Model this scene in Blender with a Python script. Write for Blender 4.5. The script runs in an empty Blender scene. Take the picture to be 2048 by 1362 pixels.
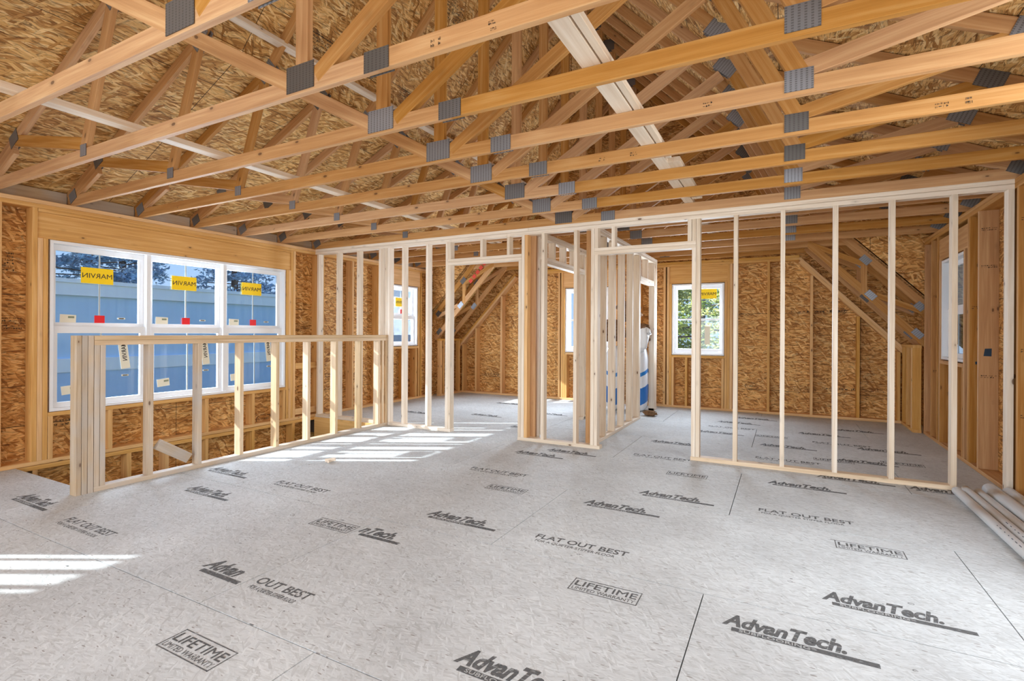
import bpy, math, random
from mathutils import Vector, Matrix
random.seed(7)
C = bpy.context.scene.collection
SC = bpy.context.scene
W, HPX = 2048, 1362

# ------------------------------------------------------------------ camera, world, sun, exposure
YAW = math.atan(543/1022.0)
cam = bpy.data.cameras.new('camera'); co = bpy.data.objects.new('camera', cam); C.objects.link(co)
cam.sensor_width = 36.0; cam.lens = 36.0*1024/W; cam.clip_start = .05; cam.clip_end = 300
cam.shift_y = (665.2-681.0)/W
co.matrix_world = Matrix.Translation((0, 0, 1.255)) @ Matrix.Rotation(YAW, 4, 'Z') @ Matrix.Rotation(math.pi/2, 4, 'X') @ Matrix.Rotation(0.0056, 4, 'Z')
SC.camera = co
SC.view_settings.view_transform = 'Standard'; SC.view_settings.look = 'None'
SC.view_settings.gamma = 1; SC.view_settings.use_curve_mapping = False
SC.view_settings.exposure = 0.0
SC.cycles.max_bounces = 8; SC.cycles.diffuse_bounces = 5; SC.cycles.transparent_max_bounces = 12
SC.cycles.caustics_reflective = False; SC.cycles.caustics_refractive = False

world = bpy.data.worlds.new('sky'); SC.world = world; world.use_nodes = True
nt = world.node_tree; nt.nodes.clear()
wo = nt.nodes.new('ShaderNodeOutputWorld'); bg = nt.nodes.new('ShaderNodeBackground')
tcw = nt.nodes.new('ShaderNodeTexCoord'); sxyz = nt.nodes.new('ShaderNodeSeparateXYZ'); skr = nt.nodes.new('ShaderNodeValToRGB')
nt.links.new(tcw.outputs['Generated'], sxyz.inputs[0]); nt.links.new(sxyz.outputs[2], skr.inputs[0])
el = skr.color_ramp.elements
el[0].position = 0.0; el[0].color = (.66, .80, .97, 1); el[1].position = .8; el[1].color = (.20, .42, .90, 1)
e_ = skr.color_ramp.elements.new(.22); e_.color = (.42, .66, .98, 1)
bg.inputs['Strength'].default_value = 1.05
nt.links.new(skr.outputs[0], bg.inputs[0]); nt.links.new(bg.outputs[0], wo.inputs[0])

sun = bpy.data.lights.new('sun', 'SUN'); so = bpy.data.objects.new('sun', sun); C.objects.link(so)
so.rotation_euler = Vector((1, .535, -.628)).to_track_quat('-Z', 'Y').to_euler()
so.location = (-12, -6, 9)
sun.energy = 11.0; sun.angle = math.radians(.5); sun.color = (1, .95, .86)

def area(name, loc, direction, sx, sy, power, col, spread=180):
    l = bpy.data.lights.new(name, 'AREA'); o = bpy.data.objects.new(name, l); C.objects.link(o)
    l.shape = 'RECTANGLE'; l.size = sx; l.size_y = sy; l.energy = power; l.color = col
    o.location = loc; o.rotation_euler = Vector(direction).to_track_quat('-Z', 'Z').to_euler()
    l.spread = math.radians(spread); return o
# fill light added behind the camera to brighten the room
area('rear_fill', (-2.3, -2.9, 1.1), (.2, 1, -.5), 6.6, 1.8, 210, (.88, .95, 1), 140)
# fill light added at a made-up opening in the right wall, out of view
area('right_side_fill', (1.50, 2.9, 1.25), (-1, .12, -.2), 3.0, 1.5, 72, (.9, .96, 1), 150)
# fill lights added out of view at the rear, then daylight at the visible windows
area('rear_gable_fill', (-2.3, -2.9, 3.3), (0, 1, -.12), 3.2, 1.5, 62, (.95, .97, 1))
area('rear_right_fill', (1.9, -.9, 1.5), (-.35, 1, -.35), 1.3, 1.2, 80, (.88, .95, 1), 140)  # added fill as well, no window is built here
area('left_window_daylight', (-6.262, 3.52, 1.3), (1, 0, 0), 2.5, 1.5, 235, (.95, .97, 1))
area('far_left_window_daylight', (-6.262, 7.36, 1.55), (1, 0, 0), .7, 1.0, 130, (.95, .97, 1))
area('back_window_daylight', (-1.27, 9.118, 1.5), (.0, -1, -.12), .75, 1.1, 110, (.97, .98, 1))
area('back_left_window_daylight', (-3.2, 9.118, 1.5), (-.1, -1, -.12), .75, 1.1, 170, (.97, .98, 1))

# ------------------------------------------------------------------ materials
def nn(t, typ, **kw):
    n = t.nodes.new(typ)
    for k, v in kw.items(): setattr(n, k, v)
    return n
def newmat(name, rough=.6, metal=0.0, col=None, spec=.3):
    m = bpy.data.materials.new(name); m.use_nodes = True
    b = m.node_tree.nodes['Principled BSDF']
    b.inputs['Roughness'].default_value = rough; b.inputs['Metallic'].default_value = metal
    b.inputs['Specular IOR Level'].default_value = spec
    if col: b.inputs['Base Color'].default_value = (*col, 1)
    return m, m.node_tree, b
def ramp(t, stops, interp='LINEAR'):
    r = nn(t, 'ShaderNodeValToRGB'); cr = r.color_ramp; cr.interpolation = interp
    while len(cr.elements) < len(stops): cr.elements.new(.5)
    for e, (p, c) in zip(cr.elements, stops): e.position = p; e.color = (*c, 1) if len(c) == 3 else c
    return r
def mixc(t, a, b, f, mode='MIX'):
    m = nn(t, 'ShaderNodeMix', data_type='RGBA', blend_type=mode)
    for s, v in ((m.inputs[0], f), (m.inputs[6], a), (m.inputs[7], b)):
        if hasattr(v, 'links') or hasattr(v, 'is_output'): t.links.new(v, s)
        elif isinstance(v, (int, float)): s.default_value = v
        else: s.default_value = (*v, 1)
    return m.outputs[2]
def mth(t, op, a, b=None, clamp=False):
    m = nn(t, 'ShaderNodeMath', operation=op, use_clamp=clamp)
    for s, v in ((m.inputs[0], a), (m.inputs[1], b)):
        if v is None: continue
        if isinstance(v, (int, float)): s.default_value = v
        else: t.links.new(v, s)
    return m.outputs[0]
def grey(*v): return tuple((x, x, x) for x in v)

def wood(name, dark, mid, light, knots=.85, rnd=.28, weather=0.0):
    m, t, b = newmat(name, .62, 0, None, .25)
    uv = nn(t, 'ShaderNodeUVMap'); L = t.links.new
    mp = nn(t, 'ShaderNodeMapping'); mp.inputs['Scale'].default_value = (1.6, 34, 1); L(uv.outputs[0], mp.inputs[0])
    n1 = nn(t, 'ShaderNodeTexNoise'); n1.inputs['Scale'].default_value = 1; n1.inputs['Detail'].default_value = 5; n1.inputs['Distortion'].default_value = .6
    L(mp.outputs[0], n1.inputs['Vector'])
    mp2 = nn(t, 'ShaderNodeMapping'); mp2.inputs['Scale'].default_value = (4, 150, 1); L(uv.outputs[0], mp2.inputs[0])
    n2 = nn(t, 'ShaderNodeTexNoise'); n2.inputs['Scale'].default_value = 1; n2.inputs['Detail'].default_value = 2
    L(mp2.outputs[0], n2.inputs['Vector'])
    f = mth(t, 'ADD', mth(t, 'MULTIPLY', n1.outputs[0], .8), mth(t, 'MULTIPLY', n2.outputs[0], .25))
    r = ramp(t, [(.22, dark), (.52, mid), (.8, light)]); L(f, r.inputs[0])
    col = r.outputs[0]
    # knots
    mp3 = nn(t, 'ShaderNodeMapping'); mp3.inputs['Scale'].default_value = (5.0, 11.0, 1); L(uv.outputs[0], mp3.inputs[0])
    vo = nn(t, 'ShaderNodeTexVoronoi'); vo.inputs['Scale'].default_value = 1; vo.inputs['Randomness'].default_value = 1
    L(mp3.outputs[0], vo.inputs['Vector'])
    sepc = nn(t, 'ShaderNodeSeparateColor'); L(vo.outputs['Color'], sepc.inputs[0])
    size = mth(t, 'MULTIPLY', mth(t, 'SUBTRACT', sepc.outputs[0], .3, True), .19)
    k = mth(t, 'SUBTRACT', size, vo.outputs['Distance'])
    kr = ramp(t, [(0, (0, 0, 0)), (.03, (1, 1, 1))]); L(k, kr.inputs[0])
    halo = mth(t, 'SUBTRACT', mth(t, 'ADD', size, .14), vo.outputs['Distance'])
    hr = ramp(t, [(0, (0, 0, 0)), (.2, (1, 1, 1))]); L(halo, hr.inputs[0])
    hasz = mth(t, 'GREATER_THAN', sepc.outputs[0], .42)
    col = mixc(t, col, tuple(c*.6 for c in mid), mth(t, 'MULTIPLY', mth(t, 'MULTIPLY', hr.outputs[0], hasz), .55))
    col = mixc(t, col, (.13, .055, .02), mth(t, 'MULTIPLY', kr.outputs[0], knots))
    if weather:
        n3 = nn(t, 'ShaderNodeTexNoise'); n3.inputs['Scale'].default_value = 3; L(uv.outputs[0], n3.inputs['Vector'])
        wr = ramp(t, [(.42, (0, 0, 0)), (.6, (1, 1, 1))]); L(n3.outputs[0], wr.inputs[0])
        col = mixc(t, col, (.46, .42, .38), mth(t, 'MULTIPLY', wr.outputs[0], weather))
    oi = nn(t, 'ShaderNodeObjectInfo')
    rv = mth(t, 'ADD', mth(t, 'MULTIPLY', oi.outputs['Random'], rnd), 1-rnd*.5)
    hsv = nn(t, 'ShaderNodeHueSaturation'); L(col, hsv.inputs['Color']); L(rv, hsv.inputs['Value'])
    L(mth(t, 'ADD', mth(t, 'MULTIPLY', oi.outputs['Random'], -.25), 1.1), hsv.inputs['Saturation'])
    L(hsv.outputs[0], b.inputs['Base Color'])
    bp = nn(t, 'ShaderNodeBump'); bp.inputs['Strength'].default_value = .15; bp.inputs['Distance'].default_value = .002
    L(f, bp.inputs['Height']); L(bp.outputs[0], b.inputs['Normal'])
    return m

def osb(name, cols, scale=1.0, ang=0.0, edge=.45, seams=None, rough=.65, bump=.4, flecks=None, coord='uv', soft=0):
    m, t, b = newmat(name, rough, 0, None, .25); L = t.links.new
    if coord == 'uv': src = nn(t, 'ShaderNodeUVMap').outputs[0]
    else: src = nn(t, 'ShaderNodeTexCoord').outputs['Object']
    nz = nn(t, 'ShaderNodeTexNoise'); nz.inputs['Scale'].default_value = 7*scale; nz.inputs['Detail'].default_value = 1; L(src, nz.inputs['Vector'])
    va = nn(t, 'ShaderNodeVectorMath', operation='SUBTRACT'); L(nz.outputs['Color'], va.inputs[0]); va.inputs[1].default_value = (.5, .5, .5)
    vs = nn(t, 'ShaderNodeVectorMath', operation='SCALE'); L(va.outputs[0], vs.inputs[0]); vs.inputs['Scale'].default_value = (.05 if edge > .3 else .03)/scale
    vd = nn(t, 'ShaderNodeVectorMath', operation='ADD'); L(src, vd.inputs[0]); L(vs.outputs[0], vd.inputs[1])
    outc = None; outd = None
    r_stops = [(i/(len(cols)-1), c) for i, c in enumerate(cols)]
    for i, (a, sx, sy) in enumerate(((ang+.1, 9, 62), (ang-.4, 9, 56), (ang+.5, 10, 60), (ang-.15, 14, 80), (ang+1.0, 12, 60))):
        mp = nn(t, 'ShaderNodeMapping', vector_type='POINT'); mp.inputs['Rotation'].default_value = (0, 0, a)
        mp.inputs['Location'].default_value = (i*3.7, i*1.3, 0)
        L(vd.outputs[0], mp.inputs[0])
        mp2 = nn(t, 'ShaderNodeMapping'); mp2.inputs['Scale'].default_value = (sx*scale, sy*scale, 1); L(mp.outputs[0], mp2.inputs[0])
        vo = nn(t, 'ShaderNodeTexVoronoi', voronoi_dimensions='2D'); vo.inputs['Scale'].default_value = 1; L(mp2.outputs[0], vo.inputs['Vector'])
        sc = nn(t, 'ShaderNodeSeparateColor'); L(vo.outputs['Color'], sc.inputs[0])
        gm = nn(t, 'ShaderNodeMapping'); gm.inputs['Scale'].default_value = (12*scale, 260*scale, 1); L(mp.outputs[0], gm.inputs[0])
        gn = nn(t, 'ShaderNodeTexNoise', noise_dimensions='2D'); gn.inputs['Scale'].default_value = 1; gn.inputs['Detail'].default_value = 1; L(gm.outputs[0], gn.inputs['Vector'])
        fac = mth(t, 'ADD', mth(t, 'MULTIPLY', sc.outputs[0], .8), mth(t, 'MULTIPLY', mth(t, 'SUBTRACT', gn.outputs[0], .4), .45))
        r = ramp(t, r_stops); L(fac, r.inputs[0])
        shade = ramp(t, [(0, (1, 1, 1)), (.5, (1, 1, 1)), (.9, (1-edge,)*3)]); L(vo.outputs['Distance'], shade.inputs[0])
        cc = mixc(t, r.outputs[0], shade.outputs[0], 1.0, 'MULTIPLY')
        if outc is None: outc = cc; outd = sc.outputs[1]
        else:
            sel = mth(t, 'GREATER_THAN', sc.outputs[2], .55+.07*i)
            outc = mixc(t, outc, cc, sel); 
            mm = nn(t, 'ShaderNodeMix', data_type='FLOAT'); L(sel, mm.inputs[0]); L(outd, mm.inputs[2]); L(sc.outputs[1], mm.inputs[3]); outd = mm.outputs[0]
    if soft:
        avg = tuple(sum(c[i] for c in cols)/len(cols) for i in range(3))
        outc = mixc(t, outc, avg, soft)
    if edge > .3:  # thin dark streaks: shadows between flakes painted into the colour
        for sc_, th_ in (((7, 75, 1), .63), ((16, 130, 1), .66)):
            gm = nn(t, 'ShaderNodeMapping'); gm.inputs['Scale'].default_value = tuple(c*scale for c in sc_[:2])+(1,); gm.inputs['Rotation'].default_value = (0, 0, ang); L(vd.outputs[0], gm.inputs[0])
            gn = nn(t, 'ShaderNodeTexNoise', noise_dimensions='2D'); gn.inputs['Scale'].default_value = 1; gn.inputs['Detail'].default_value = 2; gn.inputs['Distortion'].default_value = 1.2; L(gm.outputs[0], gn.inputs['Vector'])
            gr = ramp(t, [(th_-.04, (0, 0, 0)), (th_+.03, (1, 1, 1))]); L(gn.outputs[0], gr.inputs[0])
            outc = mixc(t, outc, (.10, .04, .012), mth(t, 'MULTIPLY', gr.outputs[0], .6))
    # broad tone variation
    n2 = nn(t, 'ShaderNodeTexNoise'); n2.inputs['Scale'].default_value = 1.3; n2.inputs['Detail'].default_value = 3; L(src, n2.inputs['Vector'])
    r2 = ramp(t, [(.3, (.86, .84, .82)), (.7, (1.08, 1.07, 1.05))]); L(n2.outputs[0], r2.inputs[0])
    outc = mixc(t, outc, r2.outputs[0], 1.0, 'MULTIPLY')
    if flecks:
        mp = nn(t, 'ShaderNodeMapping'); mp.inputs['Scale'].default_value = (20, 75, 1); L(vd.outputs[0], mp.inputs[0])
        vo = nn(t, 'ShaderNodeTexVoronoi', voronoi_dimensions='2D'); vo.inputs['Scale'].default_value = 1; L(mp.outputs[0], vo.inputs['Vector'])
        sc = nn(t, 'ShaderNodeSeparateColor'); L(vo.outputs['Color'], sc.inputs[0])
        s = mth(t, 'SUBTRACT', mth(t, 'MULTIPLY', mth(t, 'SUBTRACT', sc.outputs[0], .86, True), 1.9), vo.outputs['Distance'])
        rr = ramp(t, [(0, (0, 0, 0)), (.05, (1, 1, 1))]); L(s, rr.inputs[0])
        outc = mixc(t, outc, flecks, mth(t, 'MULTIPLY', rr.outputs[0], .75))
    if seams:
        sp = nn(t, 'ShaderNodeSeparateXYZ'); L(src, sp.inputs[0])
        for ax, per, off in seams:
            v = sp.outputs[ax]
            q = mth(t, 'ABSOLUTE', mth(t, 'SUBTRACT', mth(t, 'FRACT', mth(t, 'DIVIDE', mth(t, 'SUBTRACT', v, off-per*20), per)), .5))
            s = mth(t, 'GREATER_THAN', q, .5-.003/per)
            outc = mixc(t, outc, (.05, .03, .015), mth(t, 'MULTIPLY', s, .9))
    L(outc, b.inputs['Base Color'])
    if bump:
        bp = nn(t, 'ShaderNodeBump'); bp.inputs['Strength'].default_value = bump; bp.inputs['Distance'].default_value = .003
        L(outd, bp.inputs['Height']); L(bp.outputs[0], b.inputs['Normal'])
    return m

M = {}
M['truss'] = wood('truss_lumber', (.34, .145, .04), (.48, .235, .075), (.61, .36, .15), rnd=.22)
M['wall'] = wood('wall_lumber', (.50, .24, .07), (.68, .37, .12), (.8, .5, .22), rnd=.18)
M['pale'] = wood('pale_lumber', (.58, .43, .29), (.73, .60, .46), (.83, .73, .61), rnd=.18)
M['grey'] = wood('weathered_lumber', (.33, .22, .13), (.50, .37, .24), (.62, .5, .37), rnd=.25, weather=.6)
M['knee'] = wood('guard_wall_lumber', (.44, .28, .14), (.62, .44, .26), (.76, .59, .40), rnd=.2)
OSBC = [(.32, .14, .035), (.54, .28, .085), (.72, .43, .155), (.84, .57, .25), (.93, .74, .42)]
M['roof_osb'] = osb('roof_sheathing_board', OSBC, ang=0.05, scale=.75, seams=[(0, 2.44, .3), (1, 1.22, .45)])
M['wall_osb'] = osb('wall_sheathing_board', [tuple(c*k for c, k in zip(x, (1.0, .88, .75))) for x in OSBC], ang=0.0, scale=.85, seams=[(1, 1.22, .36), (0, 2.44, 1.0)])
FC = [(.40, .41, .41), (.52, .54, .55), (.57, .595, .61), (.61, .64, .655), (.75, .78, .80)]
M['floor'] = osb('subfloor_panel', FC, ang=0.0, edge=.12, rough=.75, bump=.0, flecks=(.22, .19, .17), coord='obj', soft=.25, scale=2.0)
M['plywood'] = wood('plywood', (.55, .28, .06), (.72, .40, .11), (.8, .5, .18), knots=0)
M['dark_gap'] = newmat('dark_gap', .9, 0, (.05, .035, .025))[0]
M['white'] = newmat('white_window_vinyl', .35, 0, (.82, .82, .83), .5)[0]
M['muntin'] = newmat('grey_muntin', .4, 0, (.42, .46, .47))[0]
M['ink'] = newmat('black_print', .8, 0, (.045, .04, .038))[0]
m, t, b = newmat('faded_floor_print', .8, 0, (.13, .13, .13)); M['floor_ink'] = m
tr = nn(t, 'ShaderNodeBsdfTransparent'); mx = nn(t, 'ShaderNodeMixShader'); tc = nn(t, 'ShaderNodeTexCoord')
mpn = nn(t, 'ShaderNodeMapping'); mpn.inputs['Scale'].default_value = (25, 60, 1); t.links.new(tc.outputs['Object'], mpn.inputs[0])
nz = nn(t, 'ShaderNodeTexNoise'); nz.inputs['Scale'].default_value = 1; nz.inputs['Detail'].default_value = 3; t.links.new(mpn.outputs[0], nz.inputs['Vector'])
rr = ramp(t, [(.36, (.25,)*3), (.55, (.85,)*3)]); t.links.new(nz.outputs[0], rr.inputs[0])
t.links.new(rr.outputs[0], mx.inputs[0]); t.links.new(tr.outputs[0], mx.inputs[1]); t.links.new(b.outputs[0], mx.inputs[2])
t.links.new(mx.outputs[0], t.nodes['Material Output'].inputs['Surface'])
m, t, b = newmat('board_print', .8, 0, (.07, .05, .035)); M['board_ink'] = m
tr = nn(t, 'ShaderNodeBsdfTransparent'); mx = nn(t, 'ShaderNodeMixShader'); tc = nn(t, 'ShaderNodeTexCoord')
nz = nn(t, 'ShaderNodeTexNoise'); nz.inputs['Scale'].default_value = 60; t.links.new(tc.outputs['Object'], nz.inputs['Vector'])
rr = ramp(t, [(.4, (.2,)*3), (.55, (.9,)*3)]); t.links.new(nz.outputs[0], rr.inputs[0])
t.links.new(rr.outputs[0], mx.inputs[0]); t.links.new(tr.outputs[0], mx.inputs[1]); t.links.new(b.outputs[0], mx.inputs[2])
t.links.new(mx.outputs[0], t.nodes['Material Output'].inputs['Surface'])

m, t, b = newmat('galvanized_plate', .45, .55, (.3, .3, .31)); M['plate'] = m
uv = nn(t, 'ShaderNodeUVMap'); mp = nn(t, 'ShaderNodeMapping'); mp.inputs['Scale'].default_value = (42, 90, 1); t.links.new(uv.outputs[0], mp.inputs[0])
sp = nn(t, 'ShaderNodeSeparateXYZ'); t.links.new(mp.outputs[0], sp.inputs[0])
fx = mth(t, 'FRACT', sp.outputs[0]); fy = mth(t, 'FRACT', sp.outputs[1])
slot = mth(t, 'MULTIPLY', mth(t, 'LESS_THAN', fx, .42), mth(t, 'LESS_THAN', fy, .62))
oi = nn(t, 'ShaderNodeObjectInfo'); base = mixc(t, (.13, .12, .11), (.33, .34, .37), oi.outputs['Random'])
t.links.new(mixc(t, base, (.07, .06, .055), mth(t, 'MULTIPLY', slot, .55)), b.inputs['Base Color'])

def glass(name, tint, refl=.06):
    m = bpy.data.materials.new(name); m.use_nodes = True; t = m.node_tree; t.nodes.clear()
    o = nn(t, 'ShaderNodeOutputMaterial'); tr = nn(t, 'ShaderNodeBsdfTransparent'); tr.inputs[0].default_value = (*tint, 1)
    gl = nn(t, 'ShaderNodeBsdfGlossy'); gl.inputs['Roughness'].default_value = .02; mx = nn(t, 'ShaderNodeMixShader')
    lw = nn(t, 'ShaderNodeLayerWeight'); lw.inputs[0].default_value = .25
    t.links.new(mth(t, 'ADD', mth(t, 'MULTIPLY', lw.outputs['Fresnel'], .35), refl*.3), mx.inputs[0])
    t.links.new(tr.outputs[0], mx.inputs[1]); t.links.new(gl.outputs[0], mx.inputs[2]); t.links.new(mx.outputs[0], o.inputs[0])
    return m
M['glass'] = glass('window_glass', (.86, .93, 1.0))
M['yellow'] = newmat('yellow_sticker', .5, 0, (.98, .66, .01))[0]
M['amber'] = newmat('amber_print', .5, 0, (.85, .42, .01))[0]
M['red'] = newmat('red_sticker', .5, 0, (.8, .02, .025))[0]
M['cream'] = newmat('cream_label', .6, 0, (.82, .76, .6))[0]
M['print_gap'] = newmat('bare_panel_lettering', .6, 0, (.42, .42, .41))[0]
M['olive'] = newmat('grey_print', .6, 0, (.28, .3, .2))[0]
M['pvc'] = newmat('grey_white_pvc', .35, 0, (.80, .83, .84), .5)[0]
M['hollow'] = newmat('dark_interior', .8, 0, (.04, .04, .04))[0]
M['blue_tape'] = newmat('dark_blue_tape', .6, 0, (.02, .045, .08))[0]
M['black'] = newmat('black_plastic', .5, 0, (.02, .02, .025))[0]
M['redstrap'] = newmat('red_paint', .6, 0, (.65, .07, .04))[0]

# ------------------------------------------------------------------ mesh helpers
def mesh_obj(name, verts, faces, uvs, mat, parent=None, smooth=False):
    me = bpy.data.meshes.new(name); me.from_pydata(verts, [], faces); 
    if uvs:
        l = me.uv_layers.new(name='UVMap'); flat = [c for f in uvs for uvc in f for c in uvc]; l.data.foreach_set('uv', flat)
    if smooth: me.polygons.foreach_set('use_smooth', [True]*len(me.polygons))
    mats = mat if isinstance(mat, (list, tuple)) else [mat]
    for mm in mats: me.materials.append(mm)
    me.update()
    o = bpy.data.objects.new(name, me); C.objects.link(o)
    if parent: o.parent = parent
    return o

class MB:
    """collects boards into one mesh"""
    def __init__(s): s.v = []; s.f = []; s.uv = []
    def board(s, a, b, wd, w, t, ch=.0022, uvo=None):
        a = Vector(a); b = Vector(b); d = (b-a); L = d.length; d.normalize()
        wd = Vector(wd); wd = (wd - d*wd.dot(d)).normalized(); td = d.cross(wd)
        ch = min(ch, w*.2, t*.2); hw, ht = w/2, t/2
        prof = [(-hw+ch, -ht), (hw-ch, -ht), (hw, -ht+ch), (hw, ht-ch), (hw-ch, ht), (-hw+ch, ht), (-hw, ht-ch), (-hw, -ht+ch)]
        i0 = len(s.v)
        for e in (a, b):
            for p, q in prof: s.v.append(tuple(e+wd*p+td*q))
        u0, v0 = uvo if uvo else (random.uniform(0, 60), random.uniform(0, 60))
        acc = 0
        for i in range(8):
            j = (i+1) % 8; pl = math.hypot(prof[j][0]-prof[i][0], prof[j][1]-prof[i][1])
            s.f.append((i0+i, i0+j, i0+8+j, i0+8+i))
            s.uv.append([(u0, v0+acc), (u0, v0+acc+pl), (u0+L, v0+acc+pl), (u0+L, v0+acc)]); acc += pl
        s.f.append(tuple(i0+7-i for i in range(8))); s.uv.append([(u0+prof[7-i][1]*.3, v0+prof[7-i][0]) for i in range(8)])
        s.f.append(tuple(i0+8+i for i in range(8))); s.uv.append([(u0+prof[i][1]*.3, v0+prof[i][0]) for i in range(8)])
        return s
    def box(s, x0, x1, y0, y1, z0, z1, ch=.0022):
        d = (x1-x0, y1-y0, z1-z0); c = ((x0+x1)/2, (y0+y1)/2, (z0+z1)/2)
        k = max(range(3), key=lambda i: d[i]); a = list(c); b = list(c); a[k] -= d[k]/2; b[k] += d[k]/2
        o = [i for i in range(3) if i != k]
        wd = [0, 0, 0]; wd[o[0]] = 1
        return s.board(a, b, wd, d[o[0]], d[o[1]], ch)
    def quadbox(s, x0, x1, y0, y1, z0, z1, uvf):
        """plain box, uv from a function of the point and the face axis"""
        i0 = len(s.v)
        P = [(x, y, z) for x in (x0, x1) for y in (y0, y1) for z in (z0, z1)]
        s.v += P
        for f, ax in (((0, 1, 3, 2), 0), ((4, 6, 7, 5), 0), ((0, 4, 5, 1), 1), ((2, 3, 7, 6), 1), ((0, 2, 6, 4), 2), ((1, 5, 7, 3), 2)):
            s.f.append(tuple(i0+i for i in f)); s.uv.append([uvf(P[i], ax) for i in f])
        return s
    def build(s, name, mat, parent=None): return mesh_obj(name, s.v, s.f, s.uv, mat, parent)
def uvbox(p, ax): return {0: (p[1], p[2]), 1: (p[0], p[2]), 2: (p[0], p[1])}[ax]

def setp(o, label=None, cat=None, group=None, kind=None):
    if label: o['label'] = label
    if cat: o['category'] = cat
    if group: o['group'] = group
    if kind: o['kind'] = kind
    return o
def thing(name, label, cat, loc=(0, 0, 0), group=None):
    o = bpy.data.objects.new(name, None); C.objects.link(o); o.location = loc; o.empty_display_size = .2
    return setp(o, label, cat, group)
class Rel:
    """adds parts given in world coordinates to a thing whose empty stands at its base"""
    def __init__(s, root): s.r = root; s.o = Vector(root.location)
    def bx(s, name, mat, *r):
        m = MB().box(r[0]-s.o.x, r[1]-s.o.x, r[2]-s.o.y, r[3]-s.o.y, r[4]-s.o.z, r[5]-s.o.z); return m.build(name, mat, s.r)
    def bd(s, name, mat, a, b, wd, w, t, ch=.0022):
        return MB().board(Vector(a)-s.o, Vector(b)-s.o, wd, w, t, ch).build(name, mat, s.r)
def copytree(o, parent=None):
    c = o.copy(); C.objects.link(c); c.parent = parent
    for ch in list(o.children): copytree(ch, c)
    return c

def text_mesh(name, s, size, mat, parent, mw, bold=0.0, shear=0.0, align='LEFT', width=None, ext=.0004):
    cu = bpy.data.curves.new(name, 'FONT'); cu.body = s; cu.size = size*50; cu.offset = bold*50; cu.shear = shear; cu.align_x = align; cu.extrude = ext*50
    cu.resolution_u = 3
    ob = bpy.data.objects.new(name, cu); C.objects.link(ob)
    bpy.context.view_layer.update()
    me = bpy.data.meshes.new_from_object(ob)
    bpy.data.objects.remove(ob); bpy.data.curves.remove(cu)
    me.transform(Matrix.Scale(.02, 4))
    if width:
        xs = [v.co.x for v in me.vertices]; k = width/(max(xs)-min(xs)); x0 = min(xs)
        for v in me.vertices: v.co.x = (v.co.x-x0)*k if align == 'LEFT' else v.co.x*k
    me.materials.clear(); me.materials.append(mat); me.name = name
    o = bpy.data.objects.new(name, me); C.objects.link(o); o.parent = parent
    o.matrix_local = mw if parent is None else (Matrix.Translation(-Vector(parent.location)) @ mw)
    return o

# ------------------------------------------------------------------ room dimensions (metres, camera at x=0 y=0)
XL, XR = -6.12, 1.57            # inner faces of the outer walls
YP = 5.316                      # front face of the stud partition
YB = 8.97                       # inner face of the back wall
YC = 8.20                       # end of the dormers
YR = -3.0                       # open rear end, behind the camera
HT = 2.467                      # top of the wall plates
T = .038; D4 = .089; D6 = .14

# ------------------------------------------------------------------ floor
fl = MB()
HX0, HX1, HY0, HY1 = XL-.2, -4.804, 1.985, 5.33
rows = [(-3.0, -1.01, [-3.9, -1.5, .9]), (-1.01, .2, [-2.7, -.3]), (.2, 1.41, [-4.05, -1.617, .82]), (1.41, 2.62, [-4.39, -2.375, -.337]),
        (2.62, 3.84, [-3.97, -1.527, .879]), (3.84, 5.043, [-5.2, -2.77, -.33]), (5.043, 6.255, [-3.95, -1.522, .895]),
        (6.255, 7.465, [-5.19, -2.75, -.31]), (7.465, 8.68, [-3.95, -1.52, .9]), (8.68, 9.12, [-2.75, -.3])]
g = .0026
def put(x0, x1, y0, y1):
    if x1-x0 > .01 and y1-y0 > .01: fl.quadbox(x0+g, x1-g, y0+g, y1-g, -.019, 0, uvbox)
for y0, y1, xs in rows:
    e = [XL-.13] + xs + [XR+.13]
    for x0, x1 in zip(e[:-1], e[1:]):
        if y1 <= HY0 or y0 >= HY1 or x0 >= HX1: put(x0, x1, y0, y1); continue
        put(max(x0, HX1), x1, y0, y1) if x1 > HX1 else None
        xe = min(x1, HX1)
        if y0 < HY0: put(x0, xe, y0, HY0)
        if y1 > HY1: put(x0, xe, HY1, y1)
floor = fl.build('floor', M['floor']); setp(floor, kind='structure')
sub = MB(); 
for r in ((HX1, XR+.13, YR, 9.12), (XL-.13, HX1, YR, HY0), (XL-.13, HX1, HY1, 9.12)): sub.quadbox(*r, -.24, -.0192, uvbox)
setp(sub.build('floor_framing', M['dark_gap']), kind='structure')
setp(MB().box(XL, HX1, HY1-.02, HY1-.001, -.30, -.004).build('stairwell_end_board', M['plywood']), 'orange plywood board closing far end of stairwell below partition', 'board')

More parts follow.
